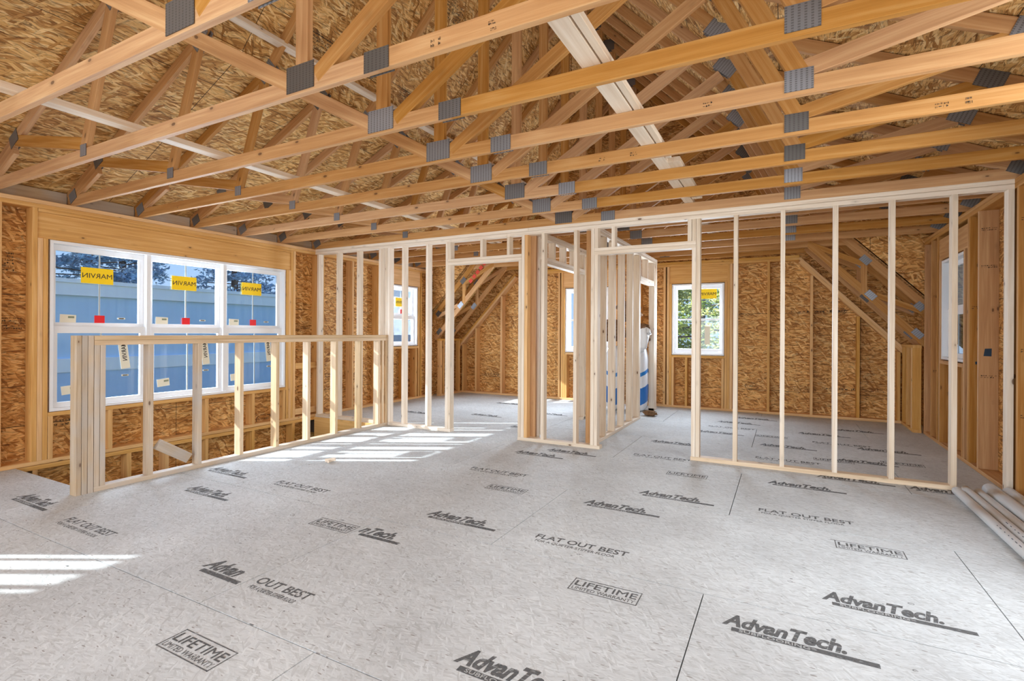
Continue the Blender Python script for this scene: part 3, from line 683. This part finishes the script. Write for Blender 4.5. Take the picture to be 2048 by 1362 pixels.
kf = thing('wall_framing', 'framing of the back gable wall around the windows facing the trees', 'wall framing', (XC, YB+.07, 0), 'outer wall framing'); R = Rel(kf)
y0b, y1b = YB, YB+D6
R.bx('bottom_plate', m, XL, XR, y0b, y1b, .001, T)
R.bx('top_plate', m, -4.6, .2, y0b, y1b, HT-T, HT); R.bx('top_plate', m, -4.6, .2, y0b, y1b, zt, HT-T-.001)
for s in (-1, 1):
    a = (XC+s*2.45, (y0b+y1b)/2, 2.42); b_ = (XC+s*3.83, (y0b+y1b)/2, 2.42-1.06*1.38)
    R.bd('slope_plate', m, a, b_, (0, 1, 0), D6, T); R.bd('slope_plate', m, Vector(a)+Vector((0, 0, -.055)), Vector(b_)+Vector((0, 0, -.055)), (0, 1, 0), D6, T)
def slz(x): u = abs(x-XC); return zt if u < 2.46 else 2.34-1.06*(u-2.45)
for x in (-1.83, -1.77, -.815, -.775, -.235, .35, .94, 1.42, -3.78, -3.72, -2.72, -2.68, -2.25, -4.35, -5.03, -5.63, -5.95):
    R.bx('stud', m, x, x+T, y0b, y1b, T, slz(x+(T if x > XC else 0)))
for x in (-1.73, -.855, -3.68, -2.76): R.bx('jack_stud', m, x, x+T, y0b, y1b, T, 2.10)
for a, b_ in ((-1.77, -.80), (-3.72, -2.72)):
    R.bx('window_header', m, a, b_, y0b+.012, y1b-.03, 2.10, zt-.001); R.bx('rough_sill', m, a+.07, b_-.05, y0b, y1b, .85, .888)
    for x in (a+.08, a+.30, a+.5, b_-.1): R.bx('cripple_stud', m, x, x+T, y0b, y1b, T, .85)
rfo = rf
for y, zs_ in ((6.13, (1.86, .86, 2.2)), (5.24, (2.12, 1.12, .62)), (6.39, (1.5,)), (7.82, (1.7, .8))):
    for z in zs_: panel_mark(rfo, (XR+.012, y-.0012, z), (1, 0, 0), (0, 0, 1), .115, .04, 2, False, int(z*77))
for s, lab in ((-1, 'low left knee wall under the far sloping roof'), (1, 'low right knee wall under the far sloping roof')):
    xa = XC+s*3.80; r = thing('knee_wall', lab, 'stud wall', (xa, 8.55, 0), 'low knee walls at the far corners'); R = Rel(r); lo_, hi_ = sorted((xa, xa-s*D4))
    R.bx('top_plate', m, lo_, hi_, YC+.03, YB-.002, 1.087, 1.125); R.bx('bottom_plate', m, lo_, hi_, YC+.03, YB-.002, 0, T)
    for y in (8.24, 8.32, 8.62, 8.88): R.bx('stud', m, lo_, hi_, y, y+T, T, 1.087)

# ------------------------------------------------------------------ windows
def sticker(par, name, mat, o, U, V, N, u, z, w, h, rot=0, txt=None, tsize=.05, tmat=None, tcol='ink', off=.004):
    """flat label on the inner face of a pane; U along the wall, V up, N into the room"""
    c = Vector(o)+U*u+V*z+N*off
    ca, sa = math.cos(rot), math.sin(rot); uu = U*ca+V*sa; vv = V*ca-U*sa
    P = [c-uu*w/2-vv*h/2, c+uu*w/2-vv*h/2, c+uu*w/2+vv*h/2, c-uu*w/2+vv*h/2]
    v = [tuple(p-Vector(par.location)) for p in P]+[tuple(p+N*.0006-Vector(par.location)) for p in P]
    f = [(3, 2, 1, 0), (4, 5, 6, 7), (0, 1, 5, 4), (1, 2, 6, 5), (2, 3, 7, 6), (3, 0, 4, 7)]
    ob = mesh_obj(name, v, f, None, mat, par)
    if txt:
        # the print faces outdoors, so from inside it reads mirrored
        mw = Matrix(((-uu.x, vv.x, N.x, 0), (-uu.y, vv.y, N.y, 0), (-uu.z, vv.z, N.z, 0), (0, 0, 0, 1)))
        base = c + uu*(w*.46) - vv*(tsize*.34) + N*.0012
        mw.translation = base
        text_mesh(name+'_print', txt, tsize, M[tcol], par, mw, width=w*.92)
    return ob
def window(name, o, U, N, units, z0, z1, grid=True, stick=True, fixed=False, skip=()):
    """o: world point at the near lower corner of the inner wall face; units: list of unit widths"""
    V = Vector((0, 0, 1)); U = Vector(U); N = Vector(N); root = bpy.data.objects.new(name, None); C.objects.link(root); root.location = o
    setp(root, kind='structure'); O = Vector((0, 0, 0)); Wt = sum(units)
    def bar(nm, u0, u1, a0, a1, d0, d1, mat=M['white'], par=root):
        c = U*((u0+u1)/2)+V*((a0+a1)/2)+N*(-(d0+d1)/2); m_ = MB()
        w, h, d = u1-u0, a1-a0, d1-d0
        if w > h: m_.board(c-U*w/2, c+U*w/2, V, h, d, .0015)
        else: m_.board(c-V*h/2, c+V*h/2, U, w, d, .0015)
        return m_.build(nm, mat, par)
    H = z1-z0; f = .028
    bar('window_frame', 0, Wt, 0, f, .012, .15); bar('window_frame', 0, Wt, H-f, H, .012, .15)
    bar('window_frame', 0, f, f, H-f, .012, .15); bar('window_frame', Wt-f, Wt, f, H-f, .012, .15)
    u = 0
    for i, w in enumerate(units):
        if i: bar('mullion', u-.022, u+.022, f, H-f, .03, .15)
        a = u+(.022 if i else f); b_ = u+w-(.022 if i < len(units)-1 else f); mid = H*.488
        for nm, q0, q1, dd, st in (('upper_sash', f, H-f, .075, .05),) if fixed else (('upper_sash', mid-.02, H-f, .095, .046), ('lower_sash', f, mid+.02, .058, .048)):
            s = bpy.data.objects.new(nm, None); C.objects.link(s); s.parent = root
            bar('rail', a, b_, q0, q0+(.075 if nm == 'upper_sash' else .05), dd, dd+.032, par=s); bar('rail', a, b_, q1-(.055 if nm == 'upper_sash' else .07), q1, dd, dd+.032, par=s)
            bar('stile', a, a+st, q0, q1, dd+.001, dd+.031, par=s); bar('stile', b_-st, b_, q0, q1, dd+.001, dd+.031, par=s)
            bar('glass_pane', a+st-.004, b_-st+.004, q0+.03, q1-.03, dd+.013, dd+.017, M['glass'], s)
            if fixed: bar('muntin', a+st, b_-st, H*.5-.012, H*.5+.012, dd+.005, dd+.013, par=s)
            if grid: bar('muntin', (a+b_)/2-.007, (a+b_)/2+.007, q0+.03, q1-.03, dd+.006, dd+.0125, M['muntin'], s)
            if stick:
                cu = (a+b_)/2; wo_ = Vector(o)-N*(dd+.0135)
                root_w = root
                def S(*aa, **kk): return sticker(root_w, aa[0], aa[1], wo_, U, V, N, *aa[2:], **kk)
                if nm == 'upper_sash':
                    S('maker_sticker', M['yellow'], cu-.02+(.17 if fixed else 0), H-(.17 if fixed else .30), .28, .16, txt='MARVIN', tsize=.07, off=.012)
                    if w > .7 and len(units) > 1:
                        S('warning_sticker', M['red'], cu-.0, q0+.11, .09, .082, off=.012); S('data_label', M['cream'], cu-.26, q0+.11, .13, .085, rot=-.04)
                        S('data_label_print', M['olive'], cu-.235, q0+.128, .05, .02, off=.006); S('small_tag', M['cream'], cu+.2, q0+.125, .07, .017); S('small_tag_print', M['black'], cu+.2, q0+.125, .045, .009, off=.006)
                    elif not fixed: S('warning_sticker', M['red'], cu, q0+.11, .06, .09, off=.012)
                elif len(units) > 1:
                    S('data_label', M['cream'], cu-.26, .19, .13, .085, rot=.1); S('data_label_print', M['olive'], cu-.23, .208, .05, .02, rot=.1, off=.006)
                    S('small_tag', M['cream'], cu+.22, .30, .065, .018); S('small_tag_print', M['black'], cu+.22, .30, .045, .009, off=.006)
                    t_ = S('energy_label', M['cream'], cu+.21, .52, .085, .30, rot=.12)
                    c = wo_+U*(cu+.215)+V*.52+N*.0055
                    r90 = math.pi/2+.12; uu = U*math.cos(r90)+V*math.sin(r90); vv = V*math.cos(r90)-U*math.sin(r90)
                    mw = Matrix(((-uu.x, vv.x, N.x, 0), (-uu.y, vv.y, N.y, 0), (-uu.z, vv.z, N.z, 0), (0, 0, 0, 1)))
                    mw.translation = c+uu*.125-vv*.018
                    text_mesh('energy_label_print', 'MARVIN', .06, M['ink'], root, mw, bold=.001, width=.19)
                    tor = []
        u += w
    return root
window('window_1', (XL, 2.224, .480), (0, 1, 0), (1, 0, 0), [.864, .864, .864], .480, 2.110)
window('window_2', (XL, 6.988, 1.002), (0, 1, 0), (1, 0, 0), [.738], 1.002, 2.10)
window('window_3', (-1.687, YB, .897), (1, 0, 0), (0, -1, 0), [.824], .897, 2.088, grid=False, fixed=True)
window('window_4', (-3.637, YB, .897), (1, 0, 0), (0, -1, 0), [.834], .897, 2.088, grid=False, stick=False, fixed=True)
window('window_5', (XR, 7.445, .982), (0, -1, 0), (-1, 0, 0), [.84], .982, 2.095, stick=False)
window('window_6', (XL, -.638, .480), (0, 1, 0), (1, 0, 0), [.635], .480, 2.110, stick=False, grid=False)
# label on the lower sash of the back window
w3 = bpy.data.objects['window_3']; wo_ = Vector((-1.687, YB, .897))+Vector((0, 1, 0))*(.058+.0135)
sticker(w3, 'energy_label', M['cream'], wo_, Vector((1, 0, 0)), Vector((0, 0, 1)), Vector((0, -1, 0)), .56, .33, .085, .30)

# ------------------------------------------------------------------ loose things
b = MB().board((0, -.15, .10), (0, .13, -.085), (0, .55, .83), D4, T).build('wood_offcut', M['grey']); b.location = (-4.757, 2.60, .185)
b.rotation_euler = (0, .2, 0)
setp(b, 'grey lumber offcut leaning against a stud on guard wall plate', 'wood offcut')
def pipe(label, x, r, ya, yb, rz=0):
    n = 24; v = []; f = []
    for y in (0, yb-ya):
        for rad in (r, r-.004):
            for k in range(n): a = k*math.tau/n; v.append((math.cos(a)*rad, y, math.sin(a)*rad))
    for k in range(n):
        j = (k+1) % n
        f += [(k, j, 2*n+j, 2*n+k), (n+j, n+k, 3*n+k, 3*n+j), (k, n+k, n+j, j), (2*n+j, 3*n+j, 3*n+k, 2*n+k)]
    o = mesh_obj('pipe', v, f, None, M['pvc'], smooth=True); o.location = (x, ya, r+.001); o.rotation_euler = (0, 0, rz)
    # printed line along the pipe
    m_ = MB()
    for i in range(46):
        if i % 23 > 11: continue
        y = .2+i*(yb-ya-.4)/46; m_.quadbox(-.0018, .0018, y, y+random.uniform(.01, .035), 0, .0006, uvbox)
    q = m_.build('pipe_print', M['blue_tape'], o); q.rotation_euler = (0, -.5, 0); q.location = (-math.sin(.5)*r, 0, math.cos(.5)*r)
    return setp(o, label, 'pipe', 'grey plastic pipes lying beside the right wall')
pipe('thin grey plastic pipe, outermost, farthest from the right wall', 1.205, .031, 2.0, 5.20)
pipe('thin grey plastic pipe, second from the outer edge', 1.275, .031, 2.1, 5.27)
pipe('thin grey plastic pipe, middle of the five', 1.343, .031, 2.0, 5.22)
pipe('thicker grey plastic pipe, second from the right wall', 1.428, .047, 2.0, 5.30)
pipe('thicker grey plastic pipe lying nearest the right wall', 1.522, .0465, 2.2, 5.23)

for i, (ya, wy, wx) in enumerate(((-.13, .022, .034), (-.30, .04, .05), (-.475, .03, .05))):  # unseen strips added to split the near sun patch into bars
    o = MB().box(-wx/2, wx/2, 0, wy, 0, 2.3).build('shadow_strip', M['pale']); o.location = (XL+.08, ya+.07, .002)
    setp(o, ['slim','stout','middling'][i]+' upright unseen strip added to cast bars across the near sun patch', 'shadow strip')
# insulation bags
m, t, bb = newmat('printed_plastic_bag', .35, 0, None, .5); M['bag'] = m
tc = nn(t, 'ShaderNodeUVMap'); sp = nn(t, 'ShaderNodeSeparateXYZ'); t.links.new(tc.outputs[0], sp.inputs[0])
rz_ = ramp(t, [(0, (.75, .76, .78)), (.16, (.02, .16, .5)), (.42, (.75, .76, .78)), (.6, (.02, .2, .55)), (.66, (.75, .76, .78)), (.9, (.7, .7, .72))], 'CONSTANT')
dg = mth(t, 'ADD', sp.outputs[1], mth(t, 'MULTIPLY', mth(t, 'PINGPONG', sp.outputs[0], .25), .35)); t.links.new(dg, rz_.inputs[0]); t.links.new(rz_.outputs[0], bb.inputs['Base Color'])
m, t, bb = newmat('brown_insulation', .95, 0, None, .1); M['insul'] = m
nz = nn(t, 'ShaderNodeTexNoise'); nz.inputs['Scale'].default_value = 12; nz.inputs['Detail'].default_value = 6
rr = ramp(t, [(.3, (.10, .05, .025)), (.6, (.26, .15, .08)), (.75, (.42, .28, .17))]); t.links.new(nz.outputs[0], rr.inputs[0]); t.links.new(rr.outputs[0], bb.inputs['Base Color'])
def blob(name, mat, rx, ry, rz, parent=None, seed=0, rough=.06, nseg=20, nring=16, sq=.35):
    rnd = random.Random(seed); v = []; f = []; uvs = []
    ph = [rnd.uniform(0, 6) for _ in range(6)]
    for i in range(nring+1):
        th = math.pi*i/nring; cz = math.cos(th); s = math.sin(th)**sq
        for k in range(nseg):
            a = math.tau*k/nseg; c, sn = math.cos(a), math.sin(a); q = (abs(c)**3+abs(sn)**3)**(-1/3.)
            w = 1+rough*(math.sin(a*3+ph[0]+cz*5)+math.sin(a*5+ph[1]-cz*9)*.6+math.sin(a*2+cz*14+ph[2])*.5)
            zz = (1 if cz > 0 else -1)*abs(cz)**.6
            v.append((c*q*rx*s*w, sn*q*ry*s*w, rz*(zz+rough*.3*math.sin(a*4+ph[3]))))
    for i in range(nring):
        for k in range(nseg):
            j = (k+1) % nseg; f.append((i*nseg+k, (i+1)*nseg+k, (i+1)*nseg+j, i*nseg+j))
            uvs.append([(k/nseg, v[i*nseg+k][2]/(2*rz)+.5), (k/nseg, v[(i+1)*nseg+k][2]/(2*rz)+.5), ((k+1)/nseg, v[(i+1)*nseg+k][2]/(2*rz)+.5), ((k+1)/nseg, v[i*nseg+k][2]/(2*rz)+.5)])
    return mesh_obj(name, v, f, uvs, mat, parent, True)
for i, (x, y, lab) in enumerate(((-2.08, 8.32, 'blue and white insulation bag standing in the doorway'), (-2.46, 8.24, 'blue and white insulation bag, second from the doorway'),
                                 (-2.84, 8.26, 'blue and white insulation bag farthest from the doorway'))):
    o = blob('insulation_bag', M['bag'], .145, .19, .52, seed=i, rough=.02); o.location = (x, y, .525); o.rotation_euler = (0, 0, .2*i)
    setp(o, lab, 'insulation bag', 'insulation bags behind the close-set studs')
    text_mesh('bag_print', 'WALL', .09, M['blue_tape'], o, Matrix.Translation((x-.02, y-.208, .70)) @ Matrix.Rotation(math.pi/2, 4, 'X') @ Matrix.Rotation(math.pi/2, 4, 'Z'), ext=.001) if False else None
for i, (x, y, z, r, lab) in enumerate(((-2.1, 8.35, 1.25, .165, 'brown insulation bundle on top of the doorway bag'), (-2.53, 8.25, 1.30, .18, 'brown insulation bundle on the middle bags'),
                                       (-2.93, 8.27, 1.27, .14, 'brown insulation bundle on the far bags'), (-2.3, 8.5, 1.62, .17, 'brown insulation bundle topmost of the pile'))):
    o = blob('insulation_bundle', M['insul'], r*1.1, r, r, seed=10+i, rough=.13, sq=.7); o.location = (x, y, z)
    setp(o, lab, 'insulation', 'loose insulation bundles on the bags')
o = blob('torn_plastic', M['cream'], .08, .05, .2, seed=33, rough=.3, sq=.8); o.data.materials[0] = newmat('white_film', .4, 0, (.8, .8, .8))[0]; o.location = (-1.97, 8.1, 1.15); o.rotation_euler = (.2, .35, 0)
setp(o, 'torn white plastic film hanging from the insulation in doorway', 'plastic film')
o = blob('insulation_scrap', M['insul'], .085, .05, .04, seed=44, rough=.28, sq=.8); o.location = (-1.79, 7.86, .042); setp(o, 'crumpled brown scrap on the floor by the bag doorway', 'scrap')
sr = thing('wood_scrap', 'small splintered wood scrap lying in the sun patch', 'scrap', (-3.84, 3.52, 0)); R = Rel(sr)
R.bd('splinter', M['pale'], (-3.88, 3.50, .018), (-3.80, 3.55, .03), (0, 0, 1), .03, .02); R.bd('splinter', M['pale'], (-3.85, 3.56, .012), (-3.81, 3.47, .02), (0, 0, 1), .02, .015)
# outlet box, tape scraps
rb = MB().box(-.025, .025, -.03, .03, -.055, .055).build('outlet_box', M['black']); rb.location = (XL-.03, 6.9, .64); setp(rb, 'black outlet box below the left window in the back room', 'outlet box')
def tape(name, lab, loc, w, h, rot, n='y'):
    v = [(-w/2, 0, -h/2), (w/2, 0, -h*.45), (w*.4, 0, h/2), (-w*.45, 0, h*.4)]; v2 = [(a, .0015, c) for a, _, c in v]
    o = mesh_obj(name, v+v2, [(0, 1, 2, 3), (7, 6, 5, 4), (0, 4, 5, 1), (1, 5, 6, 2), (2, 6, 7, 3), (3, 7, 4, 0)], None, M['blue_tape']); o.location = loc; o.rotation_euler = rot; return setp(o, lab, 'tape scrap')
tape('tape_scrap', 'dark blue tape scrap stuck on right wall stud face', (1.635, 6.1275, 1.10), .055, .075, (0, .1, 0)); tape('tape_scrap', 'small dark tape scrap beside the right window jamb', (1.64, 6.3875, .995), .06, .028, (0, -.2, 0))

# ------------------------------------------------------------------ outdoors
m, t, bb = newmat('lawn', .9, 0, None, .1)
nz = nn(t, 'ShaderNodeTexNoise'); nz.inputs['Scale'].default_value = .6; nz.inputs['Detail'].default_value = 8
rr = ramp(t, [(.35, (.10, .10, .05)), (.6, (.24, .22, .12)), (.75, (.38, .34, .24))]); t.links.new(nz.outputs[0], rr.inputs[0]); t.links.new(rr.outputs[0], bb.inputs['Base Color'])
setp(mesh_obj('ground', [(-80, -60, -2.95), (80, -60, -2.95), (80, 90, -2.95), (-80, 90, -2.95)], [(0, 1, 2, 3)], None, m), kind='structure')
sid, t, bb = newmat('blue_metal_siding', .5, 0, (.40, .66, .92))
tb = newmat('pale_metal_trim', .5, 0, (.66, .85, .97))[0]
hb = thing('neighbouring_building', 'long blue metal building seen through the triple window', 'building', (-19, 9, -2.95)); R = Rel(hb)
m_ = MB(); m_.quadbox(-3, 3, -12, 14, 0, 5.1, uvbox); m_.build('wall', sid, hb)
for nm, za, zb_ in (('upper_trim_band', 2.14, 2.46), ('lower_trim_band', .19, .54)): R.bx(nm, tb, -16.0, -15.93, -3, 23, za, zb_)
R.bx('base_course', newmat('slate_blue_panel', .5, 0, (.36, .60, .88))[0], -16.0, -15.95, -3, 23, -2.9, .19)
v = [(-22.3, -3.3, 2.3), (-15.9, -3.3, 2.46), (-15.9, 23.3, 2.46), (-22.3, 23.3, 2.3), (-22.3, -3.3, 2.4), (-15.9, -3.3, 2.56), (-15.9, 23.3, 2.56), (-22.3, 23.3, 2.4)]
v = [tuple(Vector(p)-Vector(hb.location)) for p in v]
mesh_obj('roof', v, [(3, 2, 1, 0), (4, 5, 6, 7), (0, 1, 5, 4), (1, 2, 6, 5), (2, 3, 7, 6), (3, 0, 4, 7)], None, tb, hb)

bark = newmat('bark', .9, 0, (.16, .11, .08))[0]
def needle_mat(name, a, b2):
    m, t, bb = newmat(name, .7, 0, None, .2); oi = nn(t, 'ShaderNodeTexNoise'); oi.inputs['Scale'].default_value = 2.5
    rr = ramp(t, [(.35, a), (.65, b2)]); t.links.new(oi.outputs[0], rr.inputs[0]); t.links.new(rr.outputs[0], bb.inputs['Base Color']); return m
pineM = needle_mat('sunlit_pine_needles', (.34, .42, .07), (.85, .82, .34)); sprM = needle_mat('hazy_blue_green_needles', (.26, .38, .48), (.5, .63, .72))  # spruce tones have pale blue haze mixed into the colour
def conifer(label, loc, h, rad, mat, seed, n=90, group='trees outdoors', z0=.1, m=50, e0=.06):
    rnd = random.Random(seed); r = thing('pine_tree', label, 'tree', loc, group)
    MB().board((0, 0, 0), (rnd.uniform(-.2, .2), 0, h), (1, 0, 0), .28, .28, .08).build('trunk', bark, r)
    v = []; f = []
    for i in range(n):
        z = h*(z0+(1-z0)*i/n); L = rad*(1-(i/n)**1.3)+.25; a = rnd.uniform(0, math.tau); dr = rnd.uniform(-.25, .15)
        d = Vector((math.cos(a), math.sin(a), dr)); 
        for j in range(m):
            s = L*(.2+.8*rnd.random()); c = Vector((0, 0, z))+d*s+Vector((rnd.gauss(0, .12), rnd.gauss(0, .12), rnd.gauss(0, .07)))*(.5+s*.5)
            e = e0+.10*rnd.random(); 
            for q in range(3):
                p = Vector((rnd.gauss(0, 1), rnd.gauss(0, 1), rnd.gauss(0, .5))).normalized()*e; w = Vector((rnd.gauss(0, 1), rnd.gauss(0, 1), rnd.gauss(0, 1))).normalized()*e*.28
                i0 = len(v); v += [tuple(c-w), tuple(c+w), tuple(c+p)]; f.append((i0, i0+1, i0+2))
        # limb
        i0 = len(v)
    mesh_obj('foliage', v, f, None, mat, r)
    lm = MB()
    for i in range(0, n, 3):
        z = h*(z0+(1-z0)*i/n); a = rnd.uniform(0, math.tau); L = (rad*(1-i/n)+.2)*.8
        lm.board((0, 0, z), (math.cos(a)*L, math.sin(a)*L, z+.05), (0, 0, 1), .05, .05, .01)
    lm.build('branches', bark, r)
    return r
conifer('yellow-green pine filling the back window', (-2.9, 13.6, -2.95), 7.5, 1.9, pineM, 1, 170)
conifer('yellow-green pine to the right in the back window', (-1.0, 18.2, -2.95), 8.6, 2.2, pineM, 2, 170)
conifer('yellow-green pine to the left behind the back wall', (-9.8, 20, -2.95), 8.0, 2.0, pineM, 3, 170)
conifer('tall dark spruce above the blue building, near end', (-25.6, 4.6, -2.95), 12.5, 2.7, sprM, 4, 150, m=60, e0=.12, z0=.3)
conifer('tall dark spruce above the blue building, behind window middle', (-25.8, 10.6, -2.95), 11.5, 2.7, sprM, 5, 150, m=60, e0=.12, z0=.3)
conifer('dark spruce above the blue building, far end', (-25.7, 17.0, -2.95), 11, 2.7, sprM, 6, 150, m=60, e0=.12, z0=.3)
conifer('dark spruce at the far corner of the blue building', (-25.9, 23.5, -2.95), 11, 2.7, sprM, 7, 150, m=60, e0=.12, z0=.3)
conifer('tall dark spruce above the blue building, between the first two spruces', (-30.5, 7.5, -2.95), 13.5, 2.9, sprM, 14, 150, z0=.2, m=60, e0=.12)
conifer('tall dark spruce behind the far half of the blue building', (-30.5, 14.0, -2.95), 13, 2.9, sprM, 15, 150, z0=.2, m=60, e0=.12)
conifer('pine standing behind the two nearer pines of the back window', (-3.2, 24, -2.95), 10, 3.2, pineM, 16, 150, z0=.05)
conifer('dark spruce outside the right window', (11, 26, -2.95), 10, 3, sprM, 8, 90)
